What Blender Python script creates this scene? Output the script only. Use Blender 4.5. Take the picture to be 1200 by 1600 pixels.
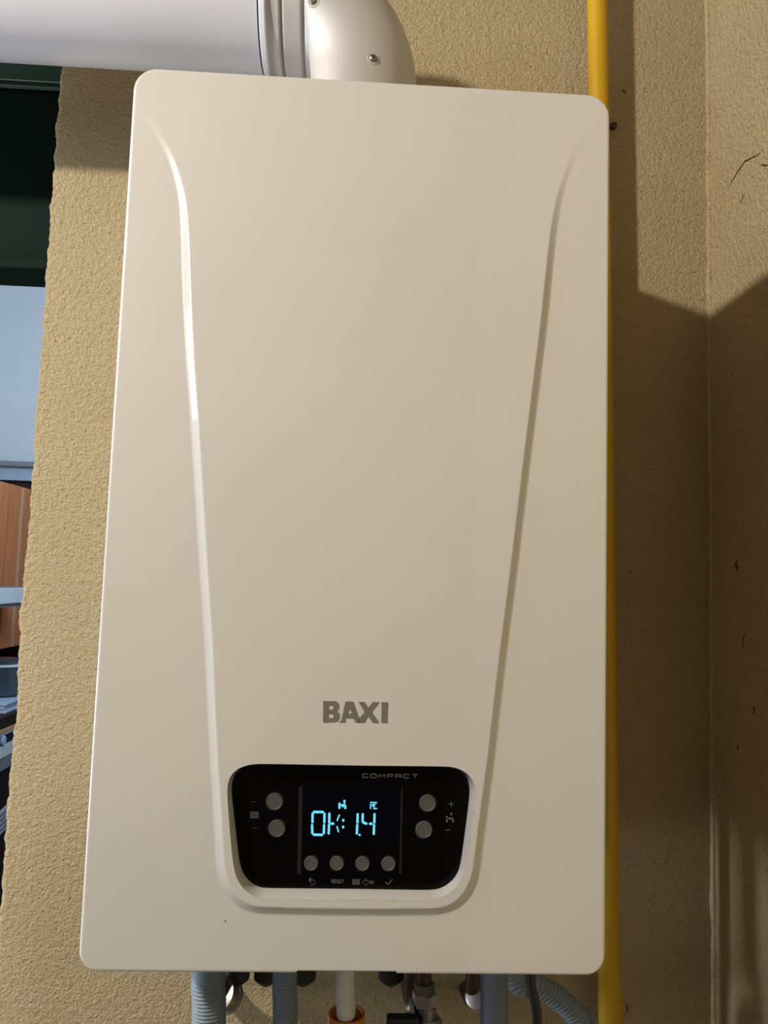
import bpy, bmesh, math, random
import numpy as np
from mathutils import Vector, Matrix, noise
from mathutils.bvhtree import BVHTree
from mathutils.geometry import tessellate_polygon
random.seed(4)
S = bpy.context.scene
for o in list(bpy.data.objects): bpy.data.objects.remove(o)
COL = S.collection

# ------------------------------------------------------------------ camera
# metres: x right, y into the back wall (its plaster face is y = 0), z up
CAM = Vector((-0.009292, -0.910157, 1.440726))
A_, B_, G_ = -0.0451927, 0.0882890, 0.0310577
F_ = 1200.0
_r = Vector((math.cos(A_), math.sin(A_), 0))
FW = Vector((-math.sin(A_) * math.cos(B_), math.cos(A_) * math.cos(B_), math.sin(B_)))
_u = _r.cross(FW)
RT = math.cos(G_) * _r + math.sin(G_) * _u
UP = -math.sin(G_) * _r + math.cos(G_) * _u
cd = bpy.data.cameras.new('camera'); cam = bpy.data.objects.new('camera', cd); COL.objects.link(cam)
cd.sensor_fit = 'VERTICAL'; cd.sensor_height = 24; cd.lens = 18; cd.clip_start = .02; cd.clip_end = 60
M_ = Matrix((RT, UP, -FW)).transposed().to_4x4(); M_.translation = CAM
cam.matrix_world = M_
S.camera = cam

def ray(u, v): return FW + RT * ((u - 600) / F_) - UP * ((v - 800) / F_)
def at(u, v, y):                       # point of the plane y seen at pixel u, v
    d = ray(u, v); return CAM + d * ((y - CAM.y) / d.y)
def atx(u, v, x):
    d = ray(u, v); return CAM + d * ((x - CAM.x) / d.x)

# ------------------------------------------------------------------ world, lamps, exposure
W = bpy.data.worlds.new('world'); S.world = W; W.use_nodes = True
bg = W.node_tree.nodes['Background']
bg.inputs[0].default_value = (.66, .82, 1.0, 1); bg.inputs[1].default_value = .45
def lamp(name, kind, loc, power, color, size=None, rot=None, sy=None):
    l = bpy.data.lights.new(name, kind); l.energy = power; l.color = color
    o = bpy.data.objects.new(name, l); COL.objects.link(o); o.location = loc
    if kind == 'POINT': l.shadow_soft_size = size
    if kind == 'AREA':
        l.shape = 'RECTANGLE'; l.size = size; l.size_y = sy
        o.rotation_euler = Vector(rot).to_track_quat('-Z', 'Y').to_euler()
    return o
lamp('assumed_ceiling_lamp', 'POINT', (-1.15, -1.17, 2.2625), 113, (1.0, .90, .775), .042)  # key light placed from the shadows; ceiling lamp assumed, no fixture built
lamp('side_fill_light', 'AREA', (-2.85, -.85, 2.12), 15, (.72, .85, 1.0), .9, (1, .16, -.18), .5)  # fill added from the left for ridge streak and wall; window assumed, none built
lamp('low_fill_light', 'AREA', (-1.75, -.16, 1.0), 19, (.95, .96, .98), .24, (1, .03, .03), .45)  # low raking fill added to brighten the lower plaster strip; opening is assumed
lamp('kitchen_fill_light', 'AREA', (-.6, 1.75, 2.45), 19, (.62, .81, 1.0), .9, (-.66, .68, -.30), .6)  # cool fill added inside the kitchen to brighten its wall, cabinet and hood
S.view_settings.view_transform = 'Standard'; S.view_settings.look = 'None'
S.view_settings.exposure = 0.0; S.view_settings.gamma = 1.0; S.view_settings.use_curve_mapping = False

# ------------------------------------------------------------------ materials
def mat(name, col, rough=.5, metal=0, **kw):
    m = bpy.data.materials.new(name); m.use_nodes = True
    b = m.node_tree.nodes['Principled BSDF']
    b.inputs['Base Color'].default_value = (*col, 1); b.inputs['Roughness'].default_value = rough
    b.inputs['Metallic'].default_value = metal
    for k, v in kw.items(): b.inputs[k.replace('_', ' ')].default_value = v
    nt = m.node_tree
    # faint tonal variation so that no surface is a dead flat colour
    tc = nt.nodes.new('ShaderNodeTexCoord'); nz = nt.nodes.new('ShaderNodeTexNoise'); nz.inputs['Scale'].default_value = 9
    nt.links.new(tc.outputs['Object'], nz.inputs['Vector'])
    mx = nt.nodes.new('ShaderNodeMixRGB'); mx.blend_type = 'MIX'
    mx.inputs['Color1'].default_value = (*[c * .965 for c in col], 1); mx.inputs['Color2'].default_value = (*[min(1, c * 1.035) for c in col], 1)
    nt.links.new(nz.outputs['Fac'], mx.inputs['Fac']); nt.links.new(mx.outputs[0], b.inputs['Base Color'])
    return m
def emis(name, col, st):
    m = bpy.data.materials.new(name); m.use_nodes = True
    b = m.node_tree.nodes['Principled BSDF']; b.inputs['Base Color'].default_value = (0, 0, 0, 1)
    b.inputs['Emission Color'].default_value = (*col, 1); b.inputs['Emission Strength'].default_value = st
    return m
def plaster(name, c1, c2, pit, bump, scale):
    m = bpy.data.materials.new(name); m.use_nodes = True
    nt = m.node_tree; N = nt.nodes; L = nt.links; b = N['Principled BSDF']; b.inputs['Roughness'].default_value = .93
    b.inputs['Specular IOR Level'].default_value = .2
    g = N.new('ShaderNodeNewGeometry')
    def nz(sc, det, ro=.55, vec=None, dist=0):
        n = N.new('ShaderNodeTexNoise'); n.inputs['Scale'].default_value = sc; n.inputs['Detail'].default_value = det
        n.inputs['Roughness'].default_value = ro; n.inputs['Distortion'].default_value = dist
        L.new(vec or g.outputs['Position'], n.inputs['Vector']); return n
    def ramp(inp, a, ca, b2, cb):
        r = N.new('ShaderNodeValToRGB'); r.color_ramp.elements[0].position = a; r.color_ramp.elements[1].position = b2
        r.color_ramp.elements[0].color = ca; r.color_ramp.elements[1].color = cb; L.new(inp, r.inputs[0]); return r
    big = nz(5, 4); fine = nz(scale * 1.1, 5, .68, dist=.3); mid = nz(scale * .5, 3, .55, dist=.3)
    r1 = ramp(big.outputs['Fac'], .35, (*c1, 1), .68, (*c2, 1))
    # small dark pits in the render
    pn = nz(scale * .8, 1); r2 = ramp(pn.outputs['Fac'], .27, (*pit, 1), .36, (1, 1, 1, 1))
    mu = N.new('ShaderNodeMixRGB'); mu.blend_type = 'MULTIPLY'; mu.inputs['Fac'].default_value = .7
    L.new(r1.outputs[0], mu.inputs['Color1']); L.new(r2.outputs[0], mu.inputs['Color2'])
    L.new(mu.outputs[0], b.inputs['Base Color'])
    ad = N.new('ShaderNodeMath'); ad.operation = 'ADD'
    L.new(fine.outputs['Fac'], ad.inputs[0]); L.new(mid.outputs['Fac'], ad.inputs[1])
    ad2 = N.new('ShaderNodeMath'); ad2.operation = 'ADD'; 
    sc = N.new('ShaderNodeMath'); sc.operation = 'MULTIPLY'; sc.inputs[1].default_value = .5
    L.new(r2.outputs[0], sc.inputs[0]); L.new(ad.outputs[0], ad2.inputs[0]); L.new(sc.outputs[0], ad2.inputs[1])
    bp = N.new('ShaderNodeBump'); bp.inputs['Strength'].default_value = 1; bp.inputs['Distance'].default_value = bump
    L.new(ad2.outputs[0], bp.inputs['Height']); L.new(bp.outputs[0], b.inputs['Normal'])
    return m
def wood(name, c1, c2):
    m = bpy.data.materials.new(name); m.use_nodes = True
    nt = m.node_tree; N = nt.nodes; L = nt.links; b = N['Principled BSDF']; b.inputs['Roughness'].default_value = .45
    g = N.new('ShaderNodeNewGeometry'); mp = N.new('ShaderNodeMapping'); mp.inputs['Scale'].default_value = (30, 30, 2)
    n = N.new('ShaderNodeTexNoise'); n.inputs['Scale'].default_value = 2.5; n.inputs['Detail'].default_value = 4
    r = N.new('ShaderNodeValToRGB'); r.color_ramp.elements[0].color = (*c1, 1); r.color_ramp.elements[1].color = (*c2, 1)
    r.color_ramp.elements[0].position = .35; r.color_ramp.elements[1].position = .7
    L.new(g.outputs['Position'], mp.inputs[0]); L.new(mp.outputs[0], n.inputs['Vector']); L.new(n.outputs['Fac'], r.inputs[0]); L.new(r.outputs[0], b.inputs['Base Color'])
    return m
M = dict(
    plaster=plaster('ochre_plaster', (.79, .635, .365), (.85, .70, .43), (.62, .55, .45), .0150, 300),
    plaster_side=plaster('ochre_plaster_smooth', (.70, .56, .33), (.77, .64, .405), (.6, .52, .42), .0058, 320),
    plain=mat('dark_wood_ceiling', (.10, .08, .07), .9), front=mat('grey_front_wall', (.13, .125, .12), .9), floor=mat('dark_stone_floor', (.07, .06, .055), .8),
    enamel=mat('white_enamel', (.585, .583, .560), .36, 0, Coat_Weight=1.0, Coat_Roughness=.03),
    body=mat('white_sheet', (.6, .59, .56), .4), dark_sheet=mat('dark_sheet', (.05, .05, .05), .6),
    flue=mat('white_flue_enamel', (.55, .58, .66), .35, 0.0, Coat_Weight=.25, Coat_Roughness=.2),
    alu=mat('painted_cast_aluminium', (.47, .47, .475), .5, .2),
    steel=mat('steel', (.24, .23, .21), .42, 1), chrome=mat('chrome', (.36, .345, .33), .42, 1),
    black=mat('black_gloss', (.0015, .0015, .002), .12, 0, Specular_IOR_Level=.15), lcd=mat('lcd_glass', (.0008, .0009, .004), .2, 0, Specular_IOR_Level=.12), bar=mat('black_frame', (.014, .015, .016), .35, 0, Specular_IOR_Level=.3),
    button=mat('grey_button', (.070, .070, .067), .5), printg=mat('grey_print', (.10, .10, .095), .6), printd=mat('dim_grey_print', (.022, .022, .021), .6),
    prints=mat('silver_print', (.40, .35, .29), .4), logo=mat('logo_grey', (.155, .145, .125), .5),
    yellow=mat('yellow_gas_paint', (.50, .30, .001), .5), conduit=mat('blue_grey_conduit', (.155, .20, .25), .5),
    white_pl=mat('white_plastic', (.62, .62, .58), .45), orange=mat('orange_plastic', (.50, .16, .02), .55),
    rubber=mat('black_rubber', (.008, .008, .01), .5), copper=mat('brown_copper', (.06, .03, .024), .5, .4), dark=mat('dark_rubber_boss', (.02, .018, .018), .7),
    green=mat('dark_green_aluminium', (.0025, .011, .009), .65, 0, Specular_IOR_Level=.06), green_hi=mat('green_bead', (.045, .085, .075), .3),
    kwall=mat('kitchen_white', (.72, .74, .76), .8), kband=mat('kitchen_cornice', (.42, .52, .66), .6), kdark=mat('kitchen_dark', (.02, .012, .010), .6),
    wood=wood('cabinet_wood', (.60, .20, .075), (.72, .27, .11)), woodl=wood('cabinet_bead_wood', (.60, .33, .19), (.68, .40, .24)),
    kwhite=mat('appliance_white', (.80, .84, .87), .3), kgrey=mat('appliance_grey', (.24, .27, .29), .4), pot=mat('pot_blue_grey', (.06, .085, .11), .3, .3),
    cloth=mat('pale_blue_cloth', (.42, .52, .68), .9), glass_d=mat('dark_glass', (.02, .035, .05), .1), bag=mat('grey_ribbed', (.33, .35, .40), .5),
    rust=mat('dark_rusty_metal', (.07, .055, .045), .5, .5), brownd=mat('dark_brown', (.045, .022, .016), .6), crack=mat('crack_dark', (.05, .03, .018), 1), chipm=mat('chip_brown', (.13, .055, .025), 1),
)
DIG = emis('lcd_cyan', (.13, .62, .80), 1.25)

# ------------------------------------------------------------------ helpers
def obj(name, verts, faces, m, parent=None, smooth=False, loc=None, kind=None, sharp=None):
    """one mesh object from world-space vertices; origin goes to parent or to loc"""
    base = Vector(parent['_b']) if parent is not None else Vector(loc or (0, 0, 0))
    me = bpy.data.meshes.new(name)
    me.from_pydata([tuple(Vector(v) - base) for v in verts], [], faces)
    bm = bmesh.new(); bm.from_mesh(me); bmesh.ops.recalc_face_normals(bm, faces=bm.faces); bm.to_mesh(me); bm.free()
    me.materials.append(m)
    if smooth: me.polygons.foreach_set('use_smooth', [True] * len(me.polygons)); me.set_sharp_from_angle(angle=math.radians(sharp or 40))
    o = bpy.data.objects.new(name, me); COL.objects.link(o)
    if parent is not None: o.parent = parent; o['_b'] = tuple(base)
    else: o.location = base; o['_b'] = tuple(base)
    if kind: o['kind'] = kind
    return o
def tag(o, label, cat, group=None):
    o['label'] = label; o['category'] = cat
    if group: o['group'] = group
    return o
def thing(name, label, cat, loc, group=None):
    o = bpy.data.objects.new(name, None); COL.objects.link(o); o.location = loc; o['_b'] = tuple(loc); o.empty_display_size = .02
    return tag(o, label, cat, group)
def box(x0, x1, y0, y1, z0, z1, bev=0):
    bm = bmesh.new(); bmesh.ops.create_cube(bm, size=1)
    for v in bm.verts: v.co = Vector((x0 + (v.co.x + .5) * (x1 - x0), y0 + (v.co.y + .5) * (y1 - y0), z0 + (v.co.z + .5) * (z1 - z0)))
    if bev: bmesh.ops.bevel(bm, geom=list(bm.edges), offset=bev, segments=2, affect='EDGES', profile=.6)
    bm.verts.ensure_lookup_table(); r = ([v.co.copy() for v in bm.verts], [[v.index for v in f.verts] for f in bm.faces]); bm.free(); return r
def join(*ms):
    V, Fc = [], []
    for v, f in ms:
        n = len(V); V += list(v); Fc += [[i + n for i in q] for q in f]
    return V, Fc
def lathe(p0, axis, prof, n=32, cap=True):
    """prof: (distance along axis, radius)"""
    ax = Vector(axis).normalized(); a = ax.orthogonal().normalized(); b = ax.cross(a); V = []; Fc = []
    for t, r in prof:
        for k in range(n):
            w = 2 * math.pi * k / n; V.append(Vector(p0) + ax * t + (a * math.cos(w) + b * math.sin(w)) * r)
    for i in range(len(prof) - 1):
        for k in range(n):
            k2 = (k + 1) % n; Fc.append([i * n + k, i * n + k2, (i + 1) * n + k2, (i + 1) * n + k])
    if cap: Fc.append(list(range(n))[::-1]); Fc.append([(len(prof) - 1) * n + k for k in range(n)])
    return V, Fc
def sweep(path, rad, n=24, cap=True):
    """path list of Vectors, rad list or number"""
    V = []; Fc = []; N = len(path); up = None
    for i, p in enumerate(path):
        t = (path[min(i + 1, N - 1)] - path[max(i - 1, 0)]).normalized()
        if up is None: up = t.orthogonal().normalized()
        up = (up - t * up.dot(t)).normalized(); b = t.cross(up); r = rad[i] if isinstance(rad, (list, tuple)) else rad
        for k in range(n):
            w = 2 * math.pi * k / n; V.append(p + (up * math.cos(w) + b * math.sin(w)) * r)
    for i in range(N - 1):
        for k in range(n):
            k2 = (k + 1) % n; Fc.append([i * n + k, i * n + k2, (i + 1) * n + k2, (i + 1) * n + k])
    if cap: Fc.append(list(range(n))[::-1]); Fc.append([(N - 1) * n + k for k in range(n)])
    return V, Fc
def catmull(pts, n=12):
    P = [Vector(p) for p in pts]; P = [P[0] * 2 - P[1]] + P + [P[-1] * 2 - P[-2]]; out = []
    for i in range(1, len(P) - 2):
        for k in range(n):
            t = k / n; a, b, c, d = P[i - 1:i + 3]
            out.append(.5 * ((2 * b) + (c - a) * t + (2 * a - 5 * b + 4 * c - d) * t * t + (3 * b - a - 3 * c + d) * t ** 3))
    out.append(P[-2]); return out
def corrug(path, r, pitch=.0032, depth=.0011):
    """ribbed conduit along a path"""
    L = [0.]
    for a, b in zip(path, path[1:]): L.append(L[-1] + (b - a).length)
    nseg = max(8, int(L[-1] / (pitch / 6))); out = []; rad = []
    j = 0
    for i in range(nseg + 1):
        s = L[-1] * i / nseg
        while j < len(L) - 2 and L[j + 1] < s: j += 1
        t = (s - L[j]) / max(1e-9, L[j + 1] - L[j]); out.append(path[j].lerp(path[j + 1], t))
        ph = (s / pitch) % 1; rad.append(r - depth * (1 if ph < .25 else 0 if .42 < ph < .83 else .5))
    return sweep(out, rad, 28)
def uniform(poly, step, it, closed=True):
    P = [Vector(p) for p in poly]; Q = P + [P[0]] if closed else P; L = [0.]
    for a, b in zip(Q, Q[1:]): L.append(L[-1] + (b - a).length)
    n = int(L[-1] / step); out = []; j = 0
    for i in range(n if closed else n + 1):
        s_ = L[-1] * i / n
        while j < len(L) - 2 and L[j + 1] < s_: j += 1
        out.append(Q[j].lerp(Q[j + 1], (s_ - L[j]) / max(1e-9, L[j + 1] - L[j])))
    for _ in range(it):
        m = len(out)
        out = [(out[i - 1] + out[i] * 2 + out[(i + 1) % m]) / 4 if closed or 0 < i < m - 1 else out[i] for i in range(m)]
    return [(p.x, p.y) for p in out]
def simplify(P, eps=.00003):
    A, B_p = Vector(P[0]), Vector(P[-1]); d = B_p - A; best, k = 0, 0
    for i in range(1, len(P) - 1):
        q = Vector(P[i]) - A; t = max(0, min(1, q.dot(d) / max(1e-12, d.dot(d)))); e = (q - d * t).length
        if e > best: best, k = e, i
    if best < eps: return [P[0], P[-1]]
    return simplify(P[:k + 1], eps)[:-1] + simplify(P[k:], eps)
def plate(outer, holes, y0, y1):
    """flat polygon (x,z) with holes, from y0 (front) to y1 (back)"""
    loops = [outer] + list(holes); tess = tessellate_polygon([[Vector((p[0], p[1], 0)) for p in l] for l in loops])
    flat = [p for l in loops for p in l]; n = len(flat)
    V = [(p[0], y0, p[1]) for p in flat] + [(p[0], y1, p[1]) for p in flat]
    Fc = [list(t) for t in tess] + [[i + n for i in t][::-1] for t in tess]; k = 0
    for l in loops:
        m = len(l)
        for i in range(m): j = (i + 1) % m; Fc.append([k + i, k + j, k + j + n, k + i + n])
        k += m
    return V, Fc
def px(pts, y):
    return [(at(u, v, y).x, at(u, v, y).z) for u, v in pts]
def smoothpoly(pts, n=5):
    P = [Vector(p) for p in pts]; N = len(P); out = []
    for i in range(N):
        a, b, c, d = P[i - 1], P[i], P[(i + 1) % N], P[(i + 2) % N]
        for k in range(n):
            t = k / n; q = .5 * ((2 * b) + (c - a) * t + (2 * a - 5 * b + 4 * c - d) * t * t + (3 * b - a - 3 * c + d) * t ** 3); out.append((q.x, q.y))
    return out
def strokes(lines, w, y, th=.0003, cut=0):
    """flat printed strokes in a plane y, given as pixel polylines on that plane"""
    ms = []
    for pl in lines:
        P = [Vector(p) for p in px(pl, y)]; hw = w / 2
        for a, b in zip(P, P[1:]):
            d = (b - a); L = d.length; d = d / L if L else Vector((1, 0)); nrm = Vector((-d.y, d.x)) * hw
            a2 = a - d * (hw * .6 - cut); b2 = b + d * (hw * .6 - cut)
            poly = [a2 + nrm * .55, a2 + d * hw * .5 + nrm, b2 - d * hw * .5 + nrm, b2 + nrm * .55, b2 - nrm * .55, b2 - d * hw * .5 - nrm, a2 + d * hw * .5 - nrm, a2 - nrm * .55]
            V = [(p.x, y - th, p.y) for p in poly] + [(p.x, y, p.y) for p in poly]
            Fc = [list(range(8)), list(range(8, 16))[::-1]] + [[i, (i + 1) % 8, (i + 1) % 8 + 8, i + 8] for i in range(8)]
            ms.append((V, Fc))
    return join(*ms)

# ------------------------------------------------------------------ the setting
XR = .430                                   # right wall plane
ZT, ZB = 2.72, 0.0
OPX, OPZ0, OPZ1 = -.3835, .90, 2.35         # kitchen window opening: right edge, sill, head
LX = -1.75
# back wall with a rough, chipped plaster arris towards the opening
def arris():
    zs = np.arange(OPZ0, OPZ1 + .001, .0025); V = []; Fc = []
    cols = 7
    for i, z in enumerate(zs):
        e = OPX + .0022 * noise.noise(Vector((0, 1.3, z * 45))) + .0016 * noise.noise(Vector((3, 7.3, z * 170))) + .003 * noise.noise(Vector((9, 0, z * 9)))
        if 1.965 < z < 1.985: e -= .0018
        for c, (dx, dy) in enumerate([(.05, 0), (.006, 0), (.0030, .0004), (.0012, .0015), (.0003, .004), (0, .012), (0, .19)]):
            xx = (OPX + .05 if c == 0 else e + dx); V.append((xx, dy, z))
    for i in range(len(zs) - 1):
        for c in range(cols - 1): a = i * cols + c; Fc.append([a, a + 1, a + cols + 1, a + cols])
    return V, Fc
T = .19
wall = join(box(OPX + .05, XR + .2, 0, T, ZB, ZT), box(LX - 1.2, OPX + .05, 0, T, ZB, OPZ0), box(LX - 1.2, OPX + .05, 0, T, OPZ1, ZT), box(LX - 1.2, LX, 0, T, OPZ0, OPZ1), arris())
wb = obj('wall_back', *wall, M['plaster'], smooth=True, sharp=60, kind='structure')
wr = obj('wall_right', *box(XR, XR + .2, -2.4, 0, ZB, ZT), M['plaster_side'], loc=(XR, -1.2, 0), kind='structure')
# uneven ridge of render in the corner
pts = [Vector((XR - .001 + .0012 * noise.noise(Vector((z * 14, 0, 0))), -.001 + .0012 * noise.noise(Vector((0, z * 17, 3))), z)) for z in np.arange(0, ZT, .01)]
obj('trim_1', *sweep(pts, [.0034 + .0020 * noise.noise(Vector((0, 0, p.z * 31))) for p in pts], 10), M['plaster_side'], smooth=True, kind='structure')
obj('floor', *box(LX - 1.2, XR + .2, -2.6, T, -.1, 0), M['floor'], kind='structure')
obj('ceiling', *box(LX - 1.2, XR + .2, -2.6, T, ZT, ZT + .1), M['plain'], kind='structure')
obj('wall_front', *box(LX - 1.2, XR + .2, -2.6, -2.4, ZB, ZT), M['front'], kind='structure')
# cracks and chips on the plaster
def crack(name, pl, x=None, y=None, w=.0011):
    P = [atx(u, v, x) if x else at(u, v, y) for u, v in pl]; V = []; Fc = []
    for i, p in enumerate(P):
        ww = .75 * w * (.3 + .9 * math.sin(math.pi * (i + .5) / len(P)))
        off = Vector((-.0004, 0, 0)) if x else Vector((0, -.0004, 0))
        t = (P[min(i + 1, len(P) - 1)] - P[max(0, i - 1)]).normalized(); s = t.cross(Vector((1, 0, 0)) if x else Vector((0, 1, 0))).normalized() * ww
        V += [p + off + s, p + off - s, p - off - s, p - off + s]
    for i in range(len(P) - 1):
        for k in range(4): a = i * 4; Fc.append([a + k, a + (k + 1) % 4, a + 4 + (k + 1) % 4, a + 4 + k])
    Fc += [[0, 1, 2, 3], [len(V) - 1, len(V) - 2, len(V) - 3, len(V) - 4]]
    return obj(name, V, Fc, M['chipm'] if name == 'chip' else M['crack'], wr if x else wb)
crack('crack', [(1189, 238), (1183, 243), (1176, 246), (1169, 250), (1164, 252), (1159, 260), (1153, 268), (1148, 277), (1143, 284), (1141, 291)], x=XR)
crack('crack', [(1200, 258), (1196, 259), (1190, 257)], x=XR)
crack('crack', [(1163, 303), (1160, 311), (1156, 318)], x=XR, w=.0006)
crack('chip', [(1152, 876), (1149, 883), (1153, 887), (1152, 892)], x=XR, w=.0022)
crack('chip', [(1164, 990), (1161, 1000), (1161, 1012)], x=XR, w=.0008)
crack('chip', [(1179, 1104), (1178, 1116)], x=XR, w=.0018)
crack('chip', [(1154, 1166), (1152, 1170)], x=XR, w=.0015)
crack('chip', [(972, 141), (975, 143), (978, 145)], y=0, w=.0016)
crack('chip', [(978, 1568), (980, 1577), (977, 1585)], y=0, w=.0012)
crack('chip', [(983, 893), (987, 896)], y=0, w=.0008)

# dark green aluminium panel at the head of the opening
gp = thing('window_shutter_box', 'dark green aluminium panel across the head of the opening, under the white flue pipe', 'shutter box', (-1.0, .05, 1.80))
ZG = lambda v: at(30, v, .05).z
GZ = [ZG(418), ZG(410), ZG(404), ZG(395), ZG(137), ZG(128)]
obj('panel', *box(LX, OPX - .001, .055, .10, ZG(397), ZG(137), .001), M['green'], gp)
obj('bottom_rail', *box(LX, OPX - .001, .045, .11, ZG(421), ZG(404), .0015), M['green'], gp)
obj('lower_bead', *box(LX, OPX - .001, .050, .10, ZG(404) , ZG(397), .002), M['green'], gp)
obj('upper_bead', *box(LX, OPX - .001, .048, .10, ZG(136), ZG(129), .002), M['green'], gp)
obj('top_panel', *box(LX, OPX - .001, .052, .10, ZG(127), OPZ1, .001), M['green'], gp)
obj('light_edge', *box(LX, OPX - .001, .0465, .052, ZG(137.2), ZG(136.0)), M['green_hi'], gp)
obj('light_edge', *box(LX, OPX - .001, .0465, .054, ZG(128.6), ZG(127.4)), M['green_hi'], gp)

# ------------------------------------------------------------------ kitchen seen through the opening
KX = -1.62                                     # front plane of the cabinet run on the kitchen's left wall
KY_ = atx(-14, 420, -2.05).y
obj('wall_kitchen_left', *box(-2.25, -2.05, T, KY_ + .1, 0, 3.4), M['kwall'], kind='structure')
KY = KY_
obj('wall_kitchen_far', *box(-2.25, .6, KY, KY + .1, 0, 3.4), M['kwall'], kind='structure')
obj('ceiling_kitchen', *box(-2.25, .6, T, KY + .1, 3.4, 3.5), M['kwall'], kind='structure')
obj('floor_kitchen', *box(-2.25, .6, T, KY + .1, -.1, 0), M['floor'], kind='structure')
zf = lambda v: at(25, v, KY - .05).z
obj('trim_2', *box(-2.05, .6, KY - .06, KY, zf(751), zf(730), .004), M['kband'], kind='structure')
obj('trim_3', *box(-2.05, .6, KY - .09, KY, zf(730), zf(722), .002), M['kgrey'], kind='structure')
obj('trim_4', *box(-2.05, .6, KY - .03, KY, 0, zf(751)), M['kdark'], kind='structure')
zx = lambda v, x=KX: atx(5, v, x).z
yx = lambda u, x=KX: atx(u, 860, x).y
y0, y1 = yx(-160), min(yx(66), KY - .12)
cb = thing('wooden_cabinet', 'brown wooden kitchen wall cabinet with vertical panel lines seen through the opening', 'cabinet', (KX - .18, (y0 + y1) / 2, zx(1014)))
obj('carcass', *box(-2.025, KX - .02, y0, y1, zx(1014), zx(752)), M['wood'], cb)
for a, b in ((-160, -60), (-58, 7), (9, 28), (30, 66)):
    dr = obj('door' if a < 0 else 'stile', *box(KX - .02, KX + (0 if a < 0 else .004), yx(a), yx(b), zx(1013), zx(753), .002), M['wood'], cb)
    if a > 0: obj('highlight_bead', *box(KX, KX + .009, yx(b) - .012, yx(b) + .012, zx(1013), zx(754), .003), M['woodl'], dr)  # paler strip: the highlight on the stile edge put into its colour
    else: obj('raised_panel', *box(KX - .001, KX + .006, yx(a) + .05, yx(b) - .05, zx(985), zx(784), .003), M['wood'], dr)
HX = KX + .16
hd = thing('extractor_hood', 'slim white extractor hood front projecting across the brown cabinet', 'hood', (HX - .07, yx(0, HX), zx(945, HX)))
obj('front', *box(HX - .01, HX, yx(-150, HX), yx(56, HX), zx(944, HX), zx(919, HX), .004), M['kwhite'], hd)
obj('top', *box(KX + .0095, HX - .0105, yx(-150, HX), yx(56, HX), zx(923, HX), zx(918, HX), .001), M['kgrey'], hd)
obj('underside', *box(KX + .0095, HX - .012, yx(-150, HX), yx(56, HX), zx(950, HX), zx(932, HX), .002), M['kgrey'], hd)
# counter and what stands on it
CXf = KX + .25
zc = lambda v, x=CXf: atx(5, v, x).z
yc = lambda u, x=CXf: atx(u, 1100, x).y
obj('wall_kitchen_splash', *box(-2.049, -2.03, y0, y1 + 1.2, .7, zx(1014) - .01), M['pot'], kind='structure')
ct = thing('kitchen_counter', 'kitchen counter with brown edge strip over white and grey drawer fronts', 'counter', (CXf - .3, yc(0), 0))
obj('worktop', *box(-2.03, CXf, yc(-160), yc(40) + .5, zc(1139), zc(1121), .003), M['kdark'], ct)
obj('edge_strip', *box(-2.03, CXf + .004, yc(-160), yc(40) + .5, zc(1146), zc(1139.3), .002), M['woodl'], ct)
obj('trim_strip', *box(-2.03, CXf - .002, yc(-160), yc(40) + .5, zc(1150), zc(1146.2)), M['kwhite'], ct)
ov = obj('control_panel', *box(-2.03, CXf - .01, yc(-160), yc(40) + .5, zc(1165.5), zc(1150.3), .002), M['glass_d'], ct)
obj('drawer', *box(-2.03, CXf - .004, yc(-160), yc(40) + .5, zc(1185), zc(1166), .003), M['kwhite'], ct)
obj('lower_drawer', *box(-2.03, CXf - .006, yc(-160), yc(40) + .5, zc(1205), zc(1185.5), .003), M['kgrey'], ct)
obj('plinth', *box(-2.03, CXf - .03, yc(-160), yc(40) + .5, 0, zc(1205.5)), M['kdark'], ct)
obj('blue_glint', *lathe((CXf - .011, yc(10), zc(1157)), (1, 0, 0), [(0, .018), (.012, .018), (.016, .015)], 20), M['cloth'], ct, smooth=True)  # pale blue disc stands in for a blue highlight on the dark glass
zt = zc(1121)
px0 = Vector((CXf - .13, yc(3, CXf - .13), zt + .045))
po = thing('saucepan', 'dark blue-grey saucepan with a shiny rim standing in the kitchen beyond the opening', 'saucepan', (px0.x, px0.y, px0.z))
cz = zc(1048, CXf - .05) - px0.z
obj('body', *lathe(px0, (0, 0, 1), [(0, .09), (.008, .10), (cz, .105)], 36), M['pot'], po, smooth=True)
obj('rim', *lathe(px0 + Vector((0, 0, cz)), (0, 0, 1), [(0, .108), (.006, .109), (.010, .104)], 36), M['kwhite'], po, smooth=True)
obj('lid', *lathe(px0 + Vector((0, 0, cz + .010)), (0, 0, 1), [(0, .103), (.010, .09), (.02, .05), (.022, .02)], 36), M['pot'], po, smooth=True)
def cloth():
    ms = []; z = zt; h = .045 / 3
    for i in range(3): ms.append(box(CXf - .24, CXf - .02 - .006 * (i % 2), px0.y - .22, px0.y + .2, z + .0005, z + h, .006)); z += h
    return join(*ms)
tag(obj('folded_towel', *cloth(), M['cloth'], loc=(CXf - .13, px0.y, zt)), 'pale blue folded towel under the dark saucepan beyond the opening', 'towel')
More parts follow.
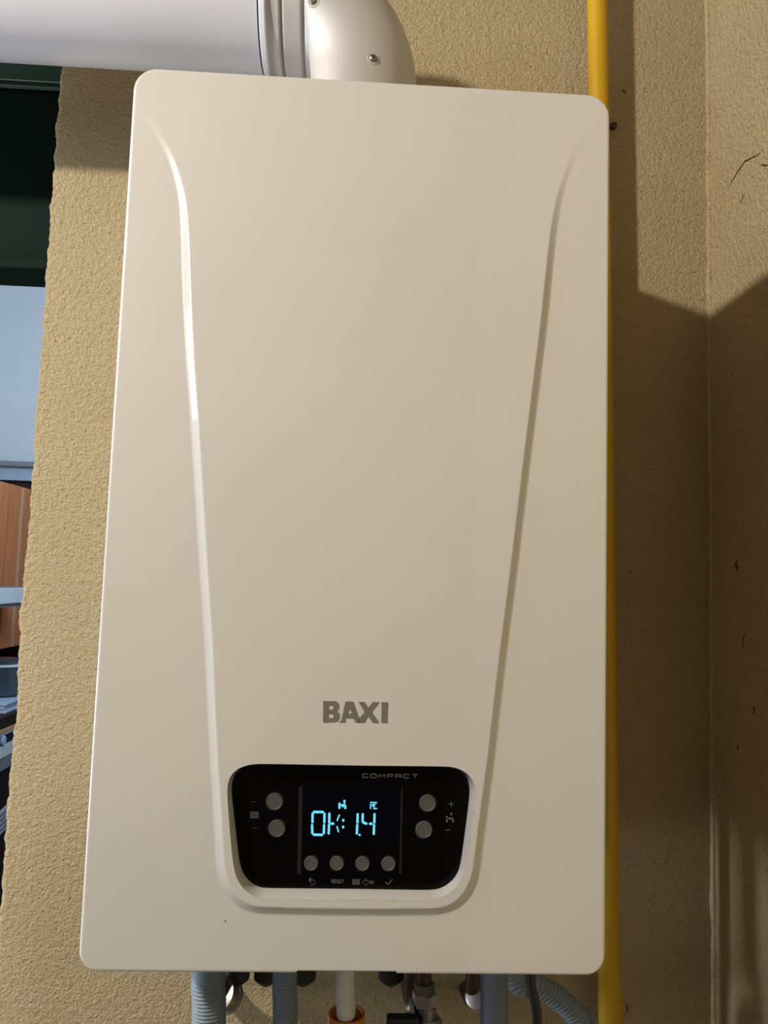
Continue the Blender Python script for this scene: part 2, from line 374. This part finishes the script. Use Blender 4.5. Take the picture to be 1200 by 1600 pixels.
# ribbed grey stack leaning in front of the plinth
rb = thing('folding_chair', 'grey slatted folding chair leaning below the counter beyond the opening', 'folding chair', (CXf + .1, yc(0), 0))
rx = CXf + .10
q0 = atx(-60, 1330, rx); q1 = atx(34, 1238, rx)
for k in range(5):
    d = -k * (.0185)
    obj('slat', *sweep([q0 + Vector((0, 0, d)), q1 + Vector((0, 0, d))], .0078, 8), M['bag'], rb)
obj('leg', *box(rx - .02, rx - .008, q0.y + .01, q0.y + .05, 0, q0.z + .02, .002), M['bag'], rb)
obj('leg', *box(rx - .02, rx - .008, q1.y - .03, q1.y + .01, 0, q1.z + .0, .002), M['brownd'], rb)

# ------------------------------------------------------------------ the boiler
BW, BH = .200, .3575; BZ = 1.5; BY = -.30
base = (0, 0, BZ - BH)
bo = thing('wall_boiler', 'large white wall-hung gas boiler with a black control panel and grey logo', 'boiler', base)
HB = .0042
CRP = BY - HB                              # plane of the raised middle
crest = [(217, 158), (236, 180), (246, 200), (258, 219), (269, 240), (276, 258), (282.5, 280), (288, 300), (292, 330), (295, 380), (299, 480), (303, 560), (309, 640), (317, 770), (325, 900), (332, 1000), (336, 1100), (340, 1180), (344, 1240), (348, 1310), (350, 1350), (353.5, 1370), (360, 1387), (371, 1402), (384, 1412), (400, 1417),
         (500, 1419), (600, 1420), (690, 1419), (708, 1412), (723, 1398), (734, 1378), (739, 1358), (746, 1300), (754, 1240), (762, 1180), (771, 1100), (783, 1000), (796, 900), (808, 800), (820, 700), (832.5, 600), (845, 500), (850, 450), (855.5, 400), (862, 350), (872, 300), (890, 250), (905, 220), (925, 200), (950, 186)]
crest = simplify(uniform(px(crest, CRP), .002, 12, False)); crest += [(.26, BZ + .36), (.26, BZ + .5), (-.26, BZ + .5), (-.26, BZ + .36)]
rec = [(355, 1238), (356, 1222), (362, 1209), (374, 1199.5), (392, 1194.5), (420, 1193.6), (560, 1196), (690, 1197.5), (710, 1199), (727, 1206), (739, 1219), (743, 1236), (740, 1262), (735, 1300), (727, 1358), (720, 1376), (707, 1392), (690, 1402), (670, 1405.5), (560, 1405.5), (420, 1404.5), (402, 1402.5), (385, 1393), (373, 1379), (366, 1360), (362, 1330), (358, 1285)]
recp = uniform(smoothpoly(px(rec, CRP), 6), .0016, 10)
def sdf(P, poly):
    """signed distance to polygon (negative inside) and nearest point"""
    poly = np.array(poly); A = poly; Bp = np.roll(poly, -1, 0); best = np.full(len(P), 1e9); near = np.zeros_like(P); ins = np.zeros(len(P), bool)
    for a, b in zip(A, Bp):
        e = b - a; t = np.clip(((P - a) @ e) / (e @ e + 1e-18), 0, 1); q = a + t[:, None] * e; d = ((P - q) ** 2).sum(1)
        k = d < best; best[k] = d[k]; near[k] = q[k]
        if a[1] != b[1]:
            c = ((a[1] > P[:, 1]) != (b[1] > P[:, 1])); xx = (b[0] - a[0]) * (P[:, 1] - a[1]) / (b[1] - a[1]) + a[0]; ins ^= c & (P[:, 0] < xx)
    return np.sqrt(best) * np.where(ins, -1, 1), near
def round_rect(w, h, rt, rb_, n=14):
    out = []
    for cx, cz, r, a0 in ((w - rt, h - rt, rt, 0), (-w + rt, h - rt, rt, 90), (-w + rb_, -h + rb_, rb_, 180), (w - rb_, -h + rb_, rb_, 270)):
        for k in range(n + 1): a = math.radians(a0 + 90 * k / n); out.append((cx + r * math.cos(a), cz + BZ + r * math.sin(a)))
    return out
outl = round_rect(BW, BH, .0195, .015)
nx0, nx1 = at(463, 1522, BY).x, at(620, 1524, BY).x
def warp(x, z):                            # shallow notch in the lower edge
    k = np.clip((x - nx0) / .0006, 0, 1) * np.clip((nx1 - x) / .0006, 0, 1)
    return z + .0016 * k * np.clip(1 - (z - (BZ - BH)) / .004, 0, 1)
def make_cover():
    c = .0008; xs = np.linspace(-BW, BW, 501); zs = np.linspace(BZ - BH, BZ + BH, 895)
    X, Z = np.meshgrid(xs, zs); nx, nz = len(xs), len(zs); P = np.stack([X.ravel(), Z.ravel()], 1)
    T_ = .75 * c
    do, no = sdf(P, outl)
    # crest line crisp
    dc, nc = sdf(P, crest); Hf = np.clip((BZ + BH - .032 - P[:, 1]) / .15, 0, 1); Hf = Hf * Hf * (3 - 2 * Hf)
    k = (np.abs(dc) < .5 * c) & (Hf > .05) & (do < -2 * c); P[k] = nc[k]
    near = (P[:, 1] < max(p[1] for p in recp) + .004) & (P[:, 1] > min(p[1] for p in recp) - .004) & (np.abs(P[:, 0]) < .13)
    dr = np.full(len(P), 1.); nr = P.copy(); dr[near], nr[near] = sdf(P[near], recp); inr = dr < -T_; k = np.abs(dr) <= T_; P[k] = nr[k]
    k2 = (np.abs(do) <= T_); P[k2] = no[k2]; out = do > T_
    dc, nc = sdf(P, crest); do, _ = sdf(P, outl)
    w = .0042 + .0028 * Hf; t = np.clip(1 - np.maximum(dc, 0) / w, 0, 1); H = HB * (Hf * .97 + .03 * (Hf > 0)) * np.where(dc <= 0, 1, t ** 1.12)
    d = np.clip(-do, 0, .0028); r = .0028; fil = r - np.sqrt(np.maximum(r * r - (r - d) ** 2, 0))
    Y = BY - H * np.clip(-do / .01, 0, 1) + fil
    bad = (inr | out).reshape(nz, nx); I = np.arange(nx * nz).reshape(nz, nx)
    a, b, c_, d_ = I[:-1, :-1], I[:-1, 1:], I[1:, 1:], I[1:, :-1]
    ok = ~(bad[:-1, :-1] | bad[:-1, 1:] | bad[1:, 1:] | bad[1:, :-1])
    kk = k.reshape(nz, nx) | k2.reshape(nz, nx); alls = kk[:-1, :-1] & kk[:-1, 1:] & kk[1:, 1:] & kk[1:, :-1]
    Q = np.stack([a[ok], b[ok], c_[ok], d_[ok]], 1)
    cen = P[Q].mean(1); al = alls[ok]
    dd, _ = sdf(cen[al], recp); d2, _ = sdf(cen[al], outl); drop = np.zeros(len(Q), bool); drop[np.where(al)[0]] = (dd < 0) | (d2 > 0); Q = Q[~drop]
    used = np.unique(Q); mp = np.full(nx * nz, -1); mp[used] = np.arange(len(used)); Q = mp[Q]
    V = np.stack([P[:, 0], Y, warp(P[:, 0], P[:, 1])], 1)[used] - np.array(base)
    # turned-back edge
    n = len(V); O = np.array(outl); dense = []
    for p, q in zip(O, np.roll(O, -1, 0)):
        m = max(1, int(np.linalg.norm(q - p) / .0016)); dense += [p + (q - p) * i / m for i in range(m)]
    O = np.array(dense); m = len(O); wz = warp(O[:, 0], O[:, 1])
    ring = [np.stack([O[:, 0], np.full(m, yy), wz], 1) - np.array(base) for yy in (BY + .0026, BY + .045)]
    V = np.concatenate([V] + ring); i = np.arange(m); j = (i + 1) % m
    Q = np.concatenate([Q, np.stack([n + i, n + m + i, n + m + j, n + j], 1)])
    me = bpy.data.meshes.new('front_cover'); me.vertices.add(len(V)); me.vertices.foreach_set('co', V.astype(np.float32).ravel())
    me.loops.add(Q.size); me.loops.foreach_set('vertex_index', Q.astype(np.int32).ravel())
    me.polygons.add(len(Q)); me.polygons.foreach_set('loop_start', (np.arange(len(Q)) * 4).astype(np.int32)); me.polygons.foreach_set('loop_total', np.full(len(Q), 4, np.int32))
    me.polygons.foreach_set('use_smooth', np.ones(len(Q), bool)); me.update(calc_edges=True); me.validate()
    me.materials.append(M['enamel']); o = bpy.data.objects.new('front_cover', me); COL.objects.link(o); o.parent = bo; o['_b'] = base
    return o
cov = make_cover()
obj('casing', *box(-BW + .004, BW - .004, BY + .02, -.012, BZ - BH + .006, BZ + BH - .004, .003), M['body'], bo)
obj('wall_bracket', *box(-.15, .15, -.0118, -.0005, BZ + .2, BZ + .24), M['steel'], bo)
# recess round the control panel
PY = CRP + .013                            # face of the black panel
pan = [(362, 1238), (362.5, 1222), (367, 1209), (377, 1200), (393, 1195.5), (420, 1194.5), (560, 1196.8), (690, 1198.5), (708, 1200), (722, 1206), (731, 1218), (734, 1234), (732, 1256), (726.5, 1300), (719, 1352), (713, 1368), (702, 1380), (688, 1388), (668, 1390.5), (560, 1389), (420, 1387.5), (404, 1385.5), (391, 1378), (381, 1367), (375, 1350), (371, 1320), (366.5, 1280)]
panp = uniform(smoothpoly(px(pan, PY), 6), .0016, 10)
n = len(recp); V = []; Fc = []
rc = Vector((sum(p[0] for p in recp) / n, sum(p[1] for p in recp) / n)); AS = 1.7
def spoke(d):                              # where the spoke in direction d leaves the panel outline
    best = None
    for a, b in zip(panp, panp[1:] + panp[:1]):
        a = Vector(a) - rc; e = Vector(b) - rc - a; den = d.x * e.y - d.y * e.x
        if abs(den) < 1e-12: continue
        t = (a.x * e.y - a.y * e.x) / den; w_ = (a.x * d.y - a.y * d.x) / den
        if t > 0 and -1e-6 <= w_ <= 1 + 1e-6: best = max(best or 0, t)
    q = rc + d * (best or 1); return (q.x, q.y)
inner = [spoke(Vector(p) - rc) for p in recp]
rings = []
for t, yy in ((-.16, CRP - .00003), (0, CRP - .00006), (0.06, CRP + .0012), (1, PY + .0002), (1, PY + .004)):
    rings.append([(recp[i][0] * (1 - t) + inner[i][0] * t, yy, recp[i][1] * (1 - t) + inner[i][1] * t) for i in range(n)])
for r_ in rings: V += r_
for k in range(len(rings) - 1):
    for i in range(n): j = (i + 1) % n; Fc.append([k * n + i, k * n + j, (k + 1) * n + j, (k + 1) * n + i])
obj('recess_surround', V, Fc, M['enamel'], bo, smooth=True, sharp=50)
cp = obj('control_panel', *plate(panp, [], PY, PY + .003), M['black'], bo)
# display window, its side frames, prints
lw = px([(477, 1231), (618, 1233), (619, 1315), (478, 1314)], PY)
obj('display', *plate(lw, [], PY - .0002, PY + .001), M['lcd'], cp)
fr = strokes([[(470, 1230), (467.5, 1364)]], .0030, PY, .0006); obj('display_frame', *fr, M['bar'], cp)
fr = strokes([[(628, 1232), (625.5, 1364)]], .0014, PY, .0006); obj('display_frame', *fr, M['bar'], cp)
DY = PY - .0002
z6 = lambda pl: [(440 + a / 6, 1200 + b / 6) for a, b in pl]
segs = [[(300, 412), (390, 412)], [(291, 425), (289, 510)], [(402, 425), (400, 512)], [(286, 532), (288, 612)], [(398, 532), (396, 612)], [(298, 624), (382, 626)],
        [(448, 425), (446, 512)], [(445, 530), (441, 615)], [(462, 521), (488, 521)], [(541, 440), (520, 492)], [(519, 548), (534, 598)],
        [(578, 484), (578, 496)], [(577, 547), (577, 559)], [(713, 430), (711, 512)], [(709, 532), (705, 615)], [(731, 624), (731, 630)],
        [(761, 430), (759, 500)], [(764, 510), (798, 522)], [(826, 522), (846, 522)], [(871, 430), (869, 512)], [(867, 532), (864, 620)]]
thick = [s for i, s in enumerate(segs) if i not in (9, 10)]; thin = [segs[9], segs[10]]
obj('display_digits', *join(strokes([z6(s) for s in thick], .00175, DY), strokes([z6(s) for s in thin], .00105, DY)), DIG, cp)
ic = [[(538, 330), (538, 380)], [(546, 326), (548, 376)], [(556, 344), (592, 344)], [(560, 354), (590, 354)], [(584, 302), (585, 326)], [(593, 302), (594, 326)], [(589, 328), (590, 340)], [(592, 350), (594, 380)], [(600, 348), (602, 380)], [(575, 356), (574, 366)],
      [(834, 322), (892, 324)], [(835, 335), (834, 380)], [(848, 344), (880, 340)], [(852, 358), (868, 350)], [(868, 358), (868, 374)], [(862, 380), (892, 380)]]
obj('display_icons', *strokes([z6(s) for s in ic], .00085, DY), DIG, cp)
for u, v, r in ((429, 1253, 12.4), (432.5, 1295, 12.4), (668.5, 1255.5, 12.4), (662.5, 1297, 12.4), (486, 1349.5, 10.4), (526.3, 1349.5, 10.4), (566.5, 1350, 10.4), (607, 1350.3, 10.4)):
    c = at(u, v, PY - .0015); R_ = r * (PY - CAM.y) / F_
    obj('button', *lathe((c.x, PY + .0005, c.z), (0, -1, 0), [(0, R_ * 1.02), (.0015, R_), (.0021, R_ * .95), (.0022, R_ * .86), (.0019, R_ * .80)], 40), M['button'], cp, smooth=True, sharp=25)
    obj('button_gap', *lathe((c.x, PY + .0002, c.z), (0, -1, 0), [(0, R_ * 1.12), (.0003, R_ * 1.12)], 40), M['bar'], cp)
# printed marks on the panel
def glyphs(text, u0, v0, w, h, pitch, dv=0.0):
    G = {'C': [[(1, 0), (0, 0), (0, 1), (1, 1)]], 'O': [[(0, 0), (1, 0), (1, 1), (0, 1), (0, 0)]], 'M': [[(0, 1), (0, 0), (.5, .7), (1, 0), (1, 1)]],
         'P': [[(0, 1), (0, 0), (1, 0), (1, .55), (0, .55)]], 'A': [[(0, 1), (0, 0), (1, 0), (1, 1)], [(0, .55), (1, .55)]], 'T': [[(0, 0), (1, 0)], [(.5, 0), (.5, 1)]],
         'R': [[(0, 1), (0, 0), (1, 0), (1, .5), (0, .5)], [(.5, .5), (1, 1)]], 'E': [[(1, 0), (0, 0), (0, 1), (1, 1)], [(0, .5), (.9, .5)]], 'S': [[(1, 0), (0, 0), (0, .5), (1, .5), (1, 1), (0, 1)]],
         '3': [[(0, 0), (1, 0), (1, 1), (0, 1)], [(.3, .5), (1, .5)]], 's': [[(1, .3), (0, .3), (0, .65), (1, .65), (1, 1), (0, 1)]]}
    out = []
    for i, ch in enumerate(text):
        for pl in G[ch]: out.append([(u0 + i * pitch + a * w, v0 + i * pitch * dv + b * h) for a, b in pl])
    return out
obj('panel_lettering', *strokes(glyphs('COMPACT', 566.5, 1209.2, 8.6, 5.4, 12.9, .012), .00052, PY), M['prints'], cp)
g = glyphs('RESET', 518, 1374.5, 3.0, 5, 4.0, .01)
g += glyphs('3s', 577.5, 1376.2, 2.4, 4, 3.6)
obj('reset_lettering', *strokes(g, .00042, PY), M['printg'], cp)
arc = lambda cx, cy, r, a0, a1, n=14: [(cx + r * math.cos(math.radians(a0 + (a1 - a0) * i / n)), cy + r * math.sin(math.radians(a0 + (a1 - a0) * i / n))) for i in range(n + 1)]
obj('back_arrow_print', *strokes([[(483.5, 1375)] + [(488, 1375)] + arc(488, 1378.7, 3.9, -80, 125)[:], [(486.2, 1371.8), (482.6, 1375), (486, 1378.2)]], .00058, PY), M['printg'], cp)
obj('check_print', *strokes([[(602.5, 1378.5), (606.3, 1382), (613, 1374)]], .00062, PY), M['printg'], cp)
obj('power_print', *strokes([arc(571.3, 1378.4, 4.2, -55, 235, 20), [(571.3, 1372.6), (571.3, 1377)]], .00055, PY), M['printg'], cp)
obj('radiator_print', *strokes([[(551.2 + i * 2.1, 1374), (551.2 + i * 2.1, 1382)] for i in range(6)] + [[(551, 1376), (562, 1376)], [(551, 1380.6), (562, 1380.6)]], .0006, PY), M['printg'], cp)
obj('radiator_print', *strokes([[(391.3 + i * 2.35, 1268.3), (392 + i * 2.35, 1278.3)] for i in range(6)] + [[(391, 1270), (403.5, 1270)], [(392, 1276.5), (404, 1276.5)]], .0005, PY), M['printg'], cp)
obj('minus_print', *strokes([[(392.5, 1252.6), (399, 1252.8)]], .0005, PY), M['printd'], cp)
obj('minus_print', *strokes([[(395.5, 1293.4), (402, 1293.8)]], .0005, PY), M['printd'], cp)
obj('plus_print', *strokes([[(701.3, 1256.3), (708.6, 1256.4)], [(705, 1252.6), (705, 1260)]], .00055, PY), M['printg'], cp)
obj('minus_print', *strokes([[(696.5, 1296.8), (702.3, 1297)]], .00055, PY), M['printg'], cp)
obj('tap_print', *strokes([[(698.2, 1275.5), (698.2, 1284)], [(698, 1278.8), (707.5, 1278.5), (707.8, 1284)], [(705, 1270.5), (705.2, 1273)]], .0013, PY), M['printg'], cp)
# raised logo
z6b = lambda pl: [(460 + a / 6, 1060 + b / 6) for a, b in pl]
LY = CRP
Bo = smoothpoly(px(z6b([(262, 213), (300, 212), (345, 212), (383, 214), (408, 228), (416, 252), (413, 285), (398, 304), (414, 322), (420, 345), (416, 380), (398, 401), (365, 408), (320, 408), (270, 408), (270, 350), (270, 290), (271, 232)]), LY), 2)
Bh = [px(z6b([(320, 253), (355, 253), (366, 262), (366, 280), (355, 291), (320, 291)]), LY), px(z6b([(318, 331), (355, 331), (368, 341), (368, 363), (356, 373), (318, 373)]), LY)]
Ao = px(z6b([(478, 217), (550, 217), (604, 374), (612, 411), (568, 411), (556, 371), (477, 371), (478, 411), (420, 411), (424, 404), (440, 396)]), LY); Ah = [px(z6b([(518, 268), (497, 331), (538, 331)]), LY)]
Xo = px(z6b([(600, 219), (655, 221), (694, 276), (735, 222), (793, 223), (723, 313), (792, 414), (733, 414), (690, 349), (655, 413), (600, 413), (606, 375), (658, 315)]), LY)
Io = px(z6b([(812, 223), (874, 223), (868, 416), (815, 416), (818, 240)]), LY)
obj('brand_lettering', *join(*[plate(a, h, LY - .0005, LY + .0002) for a, h in ((Bo, Bh), (Ao, Ah), (Xo, []), (Io, []))]), M['logo'], cov)
obj('lower_screw', *lathe((at(352, 1439, BY).x, BY + .0002, at(352, 1439, BY).z), (0, -1, 0), [(0, .0007), (.0004, .0006)], 10), M['printg'], cov)

# ------------------------------------------------------------------ flue
FY, FZ, FR = -.147, 2.032, .062
EX, ER = -.0195, .087                       # vertical axis x, bend radius
fl = thing('flue_pipe', 'white enamelled horizontal flue pipe running left from the elbow', 'flue pipe', (-.9, FY, FZ - FR))
x402, x410 = at(402, 60, FY - FR * .7).x, at(411, 60, FY - FR * .7).x
obj('tube', *lathe((-2.6, FY, FZ), (1, 0, 0), [(0, FR), (2.6 + x402 - .001, FR)], 96), M['flue'], fl, smooth=True)
obj('clip', *join(lathe((-2.1, FY, FZ), (1, 0, 0), [(0, FR + .002), (.03, FR + .002)], 48), box(-2.095, -2.075, FY + FR - .003, -.0005, FZ - .01, FZ + .01)), M['steel'], fl, smooth=True)
el = thing('flue_elbow', 'pale grey cast flue elbow with screws on top of the white boiler', 'flue elbow', (EX, FY, BZ + BH))
# sleeve with grooves (profile along +x), then the bend
gx = [at(u, 40, FY - FR * .8).x for u in (402, 404.5, 408, 414, 416, 433, 437.5, 442, 467, 472, 477, 488)]
pr = [.0003, .0008, .0015, .0015, .0008, .0022, -.0022, .0024, .0030, -.0016, .0024, .0030]
p = [(gx[0] - gx[0], FR + .0004)] + [(gx[i] - gx[0], FR + pr[i]) for i in range(len(gx))]
obj('sleeve', *lathe((gx[0], FY, FZ), (1, 0, 0), p, 96), M['alu'], el, smooth=True, sharp=50)
obj('collar_ring', *lathe((gx[1], FY, FZ), (1, 0, 0), [(0, FR + .0032), (.0008, FR + .0046), (.0048, FR + .0056), (.0060, FR + .0046), (.0064, FR + .002)], 96), M['flue'], el, smooth=True)
bx = gx[-1] - .004
cx, cz_ = EX - ER, FZ - ER
path = [Vector((bx, FY, FZ))] if bx < cx else []
a0 = .72 * math.asin(max(-1, min(1, (bx - cx) / ER))) if bx > cx else 0
path += [Vector((cx + ER * math.sin(a), FY, cz_ + ER * math.cos(a))) for a in np.linspace(a0, math.pi / 2, 48)]
path += [Vector((EX, FY, cz_ - d)) for d in np.linspace(.01, cz_ - (BZ + BH - .006), 6)]
er = [FR + .0030 for _ in path]
ev, ef = sweep(path, er, 72)
ev = [Vector((max(v.x, gx[9] + max(0, FZ - v.z) * .10), v.y, v.z)) for v in ev]   # the shell starts at a straight seam
shell = obj('elbow_shell', ev, ef, M['alu'], el, smooth=True, sharp=70)
bvh = BVHTree.FromPolygons([Vector(v) for v in ev], ef)
for u, v in ((489, 1.5), (583, 91.5)):
    h, nrm, _, _ = bvh.ray_cast(CAM, ray(u, v).normalized())
    if h is None: continue
    s = obj('screw', *lathe(h - nrm * .002, nrm, [(0, .0040), (.0022, .0042), (.0036, .0034), (.0044, .0018), (.0030, .0012)], 24), M['steel'], el, smooth=True)
    obj('screw_seat', *lathe(h - nrm * .001, nrm, [(0, .0064), (.0014, .0060), (.0015, .0044)], 28), M['alu'], el, smooth=True)

# ------------------------------------------------------------------ gas pipe
PYg = -.030; t0 = at(933.5, 5, PYg); t1 = at(952.5, 1580, PYg); d = (t0 - t1) / (t0.z - t1.z)
pa = [t1 + d * (z - t1.z) for z in np.linspace(.003, ZT - .002, 40)]
gpipe = thing('gas_pipe', 'yellow painted gas pipe running down the wall right of the boiler', 'pipe', (pa[0].x, pa[0].y, 0))
obj('tube', *sweep(pa, .0122, 32), M['yellow'], gpipe, smooth=True)
for z in (.5, 2.45):
    c = t1 + d * (z - t1.z)
    obj('clip', *join(lathe((c.x, c.y, z - .006), (0, 0, 1), [(0, .0140), (.012, .0140)], 28), box(c.x - .004, c.x + .004, c.y + .012, -.0005, z - .005, z + .005)), M['steel'], gpipe, smooth=True)
c = at(959.5, 195, -.006)
tag(obj('wall_screw', *lathe((c.x, -.0004, c.z), (0, -1, 0), [(0, .0046), (.004, .0046), (.0062, .0038), (.0066, .002), (.0052, .0015)], 20), M['rust'], loc=(c.x, 0, c.z), smooth=True), 'dark round screw head on the wall at the boiler upper right corner', 'screw')

# ------------------------------------------------------------------ pipework under the boiler
ZBT = BZ - BH + .0062                      # underside of the casing
def down(u0, u1, y, r, v1=1640):
    a = at(u0, 1530, y); b = at(u1, 1600, y); e = a + (b - a) * ((v1 - 1530) / 70); return [Vector((a.x + (a.x - b.x) * .1, y, ZBT)), a, b, e]
def hose(name, label, path, r, m, group=None, pitch=.0032):
    t = obj(name, *corrug(catmull(path, 10), r, pitch), m, smooth=True, sharp=60, loc=path[0])
    return tag(t, label, 'hose', group)
Y1 = -.17
lo = lambda p, z: Vector((p.x, p.y, z))
P_ = down(325.5, 326, Y1, .0); hose('corrugated_conduit', 'thick blue-grey corrugated conduit, leftmost under the boiler', P_[:3] + [lo(P_[3], .9), Vector((P_[3].x, -.12, .6)), Vector((P_[3].x, -.06, .2)), Vector((P_[3].x, -.05, .02))], .0155, M['conduit'])
P_ = down(445, 445.5, Y1 + .01, 0); hose('corrugated_conduit', 'narrower blue-grey corrugated conduit, second from the left under the boiler', P_[:3] + [lo(P_[3], .9), Vector((P_[3].x, -.10, .5)), Vector((P_[3].x, -.05, .02))], .0116, M['conduit'])
P_ = down(772.5, 772.5, Y1, 0); hose('corrugated_conduit', 'straight grey corrugated conduit right of the brass valve', P_[:3] + [lo(P_[3], .9), Vector((P_[3].x, -.10, .5)), Vector((P_[3].x, -.05, .02))], .0128, M['conduit'])
yq = -.10
hose('corrugated_conduit', 'grey corrugated conduit curving away right towards the yellow pipe', [Vector((at(770, 1500, yq).x, yq, ZBT + .0001)), at(800, 1522, yq), at(840, 1540, yq), at(880, 1566, yq), at(908, 1598, yq), at(922, 1640, yq), Vector((at(928, 1700, yq).x, -.06, .9)), Vector((at(928, 1700, yq).x, -.04, .02))], .0115, M['conduit'], pitch=.0042)
# white condensate hose into an orange cup
yo = -.15
P_ = down(539.5, 539.5, yo, 0)
hb = at(540, 1597, yo)
t = thing('condensate_hose', 'white corrugated condensate hose hanging over the orange cup', 'hose', (P_[0].x, yo, hb.z))
obj('ribbed_tube', *corrug([P_[0], P_[1], Vector((hb.x, yo, hb.z + .012))], .0092, .0030, .0008), M['white_pl'], t, smooth=True)
obj('end_cap', *lathe((hb.x, yo, hb.z + .012), (0, 0, -1), [(0, .0092), (.006, .0088), (.010, .0065), (.0125, .002)], 28), M['white_pl'], t, smooth=True)
oc = at(541, 1600, yo + .0); rr = .0175
ocp = thing('orange_drain_cup', 'orange plastic drain cup around the end of the white hose', 'drain cup', (oc.x, yo, oc.z - .05))
obj('cup', *join(lathe((oc.x, yo + .006, oc.z - .06), (0, 0, 1), [(0, .010), (.03, .0125), (.05, rr), (.0665, rr), (.0665, rr - .002), (.05, rr - .003), (.03, .009)], 32)), M['orange'], ocp, smooth=True)
obj('drain_tube', *lathe((oc.x, yo + .006, .02), (0, 0, 1), [(0, .009), (oc.z - .079, .009)], 24), M['orange'], ocp, smooth=True)
# valve
yv = -.14
vb = at(662, 1575, yv); zz = lambda v: at(662, v, yv).z
vt = thing('brass_valve', 'chromed valve with hexagonal nut and black lever under the boiler', 'valve', (vb.x, yv, at(662, 1640, yv).z))
obj('neck', *lathe((vb.x, yv, zz(1537)), (0, 0, 1), [(0, .0068), (ZBT - zz(1537), .0068)], 28), M['copper'], vt, smooth=True)
th = [(i * .0012, .0100 if i % 2 else .0088) for i in range(int((zz(1533) - zz(1551)) / .0012) + 1)]
obj('threaded_nipple', *lathe((vb.x, yv, zz(1551)), (0, 0, 1), th, 32), M['steel'], vt)
c0 = at(663.5, 1560, yv); hexh = zz(1550) - zz(1571)
obj('hex_nut', *lathe((c0.x, yv, zz(1571)), (0, 0, 1), [(0, .0108), (.001, .0118), (hexh - .001, .0118), (hexh, .0108)], 6), M['chrome'], vt)
obj('collar', *lathe((c0.x + .002, yv, zz(1592)), (0, 0, 1), [(0, .0100), (.004, .0094), (zz(1571) - zz(1592), .0092)], 28), M['steel'], vt, smooth=True)
obj('body', *join(lathe((c0.x + .004, yv, zz(1660)), (0, 0, 1), [(0, .010), (zz(1610) - zz(1660), .014), (zz(1595) - zz(1660), .0135), (zz(1588) - zz(1660), .010)], 32), lathe((c0.x + .004, yv - .012, zz(1608)), (0, -1, 0), [(0, .010), (.008, .010), (.009, .006)], 28)), M['chrome'], vt, smooth=True)
obj('side_ring', *lathe((c0.x - .005, yv + .004, zz(1580)), (-1, .4, -.35), [(0, .012), (.003, .0125), (.006, .010), (.010, .010), (.0105, .007)], 28), M['steel'], vt, smooth=True)
l0 = at(648, 1590, yv - .01); l1 = at(604, 1594, yv - .01)
obj('lever', *box(l1.x, l0.x + .004, yv - .016, yv - .004, l0.z - .014, l0.z + .0015, .002), M['rubber'], vt)
obj('outlet_pipe', *lathe((c0.x + .004, yv, .02), (0, 0, 1), [(0, .008), (zz(1655) - .02, .008)], 24), M['copper'], vt, smooth=True)
# copper tails to the wall, with chrome nuts
def tail(name, label, u, v, yy, r=.0095, ring=None, m='copper'):
    a = Vector((at(u, 1530, yy).x, yy, ZBT + .0001)); q = at(u, v, yy); w = at(u + 1, v + 28, yy + .04)
    t = thing(name, label, 'pipe', (a.x, a.y, w.z))
    path = catmull([a, a.lerp(q, .6), q, Vector((w.x, w.y + .02, w.z)), Vector((w.x, -.0005, w.z - .004))], 10)
    obj('bend', *sweep(path, r, 24), M[m], t, smooth=True)
    if ring:
        c = at(ring[0], ring[1], ring[2]); ax = Vector((.5, .75, -.55))
        obj('chrome_nut', *lathe(c, ax, [(0, r + .002), (.001, r + .0045), (.007, r + .0045), (.008, r + .003), (.012, r + .003), (.013, r + .005), (.018, r + .005), (.019, r + .001)], 32), M['chrome'], t, smooth=True)
    return t
tail('copper_tail', 'brown copper pipe tail left of the brass valve', 641, 1545, -.09, .0075)
tail('copper_tail', 'brown copper pipe tail with chrome nut behind the straight grey conduit', 738, 1548, -.09, .0075, (744, 1556, -.10))
tail('dark_pipe_tail', 'dark pipe tail with metal nut behind the leftmost thick conduit', 334, 1545, -.10, .011, (343, 1552, -.10), 'dark')
for u, lab in ((370, 'dark rubber boss between the two left conduits'), (417, 'dark rubber boss just left of the second conduit'), (474, 'dark rubber boss just right of the second conduit'), (611, 'dark rubber boss left of the brown copper tail')):
    c = at(u, 1522, -.08)
    tag(obj('pipe_boss', *lathe((c.x, -.08, ZBT + .0001), (0, 0, -1), [(0, .016), (ZBT - at(u, 1528, -.08).z, .013), (ZBT - at(u, 1534, -.08).z, .009), (ZBT - at(u, 1539, -.08).z, .0045), (ZBT - at(u, 1541, -.08).z, .002)], 24), M['dark'], smooth=True, loc=(c.x, -.08, ZBT)), lab, 'pipe fitting')
# black cable in front of the curved conduit
yk = -.19
k0, k1 = at(829, 1528, yk), at(840, 1600, yk)
tag(obj('power_cable', *sweep(catmull([Vector((k0.x - .001, yk, ZBT + .0001)), k0, k1, Vector((k1.x + .006, -.15, .95)), Vector((k1.x + .01, -.08, .6)), Vector((k1.x + .01, -.05, .01))], 12), .0043, 16), M['rubber'], smooth=True, loc=k0), 'black power cable hanging in front of the curved conduit', 'cable')
for o in bpy.data.objects:
    if '_b' in o: del o['_b']
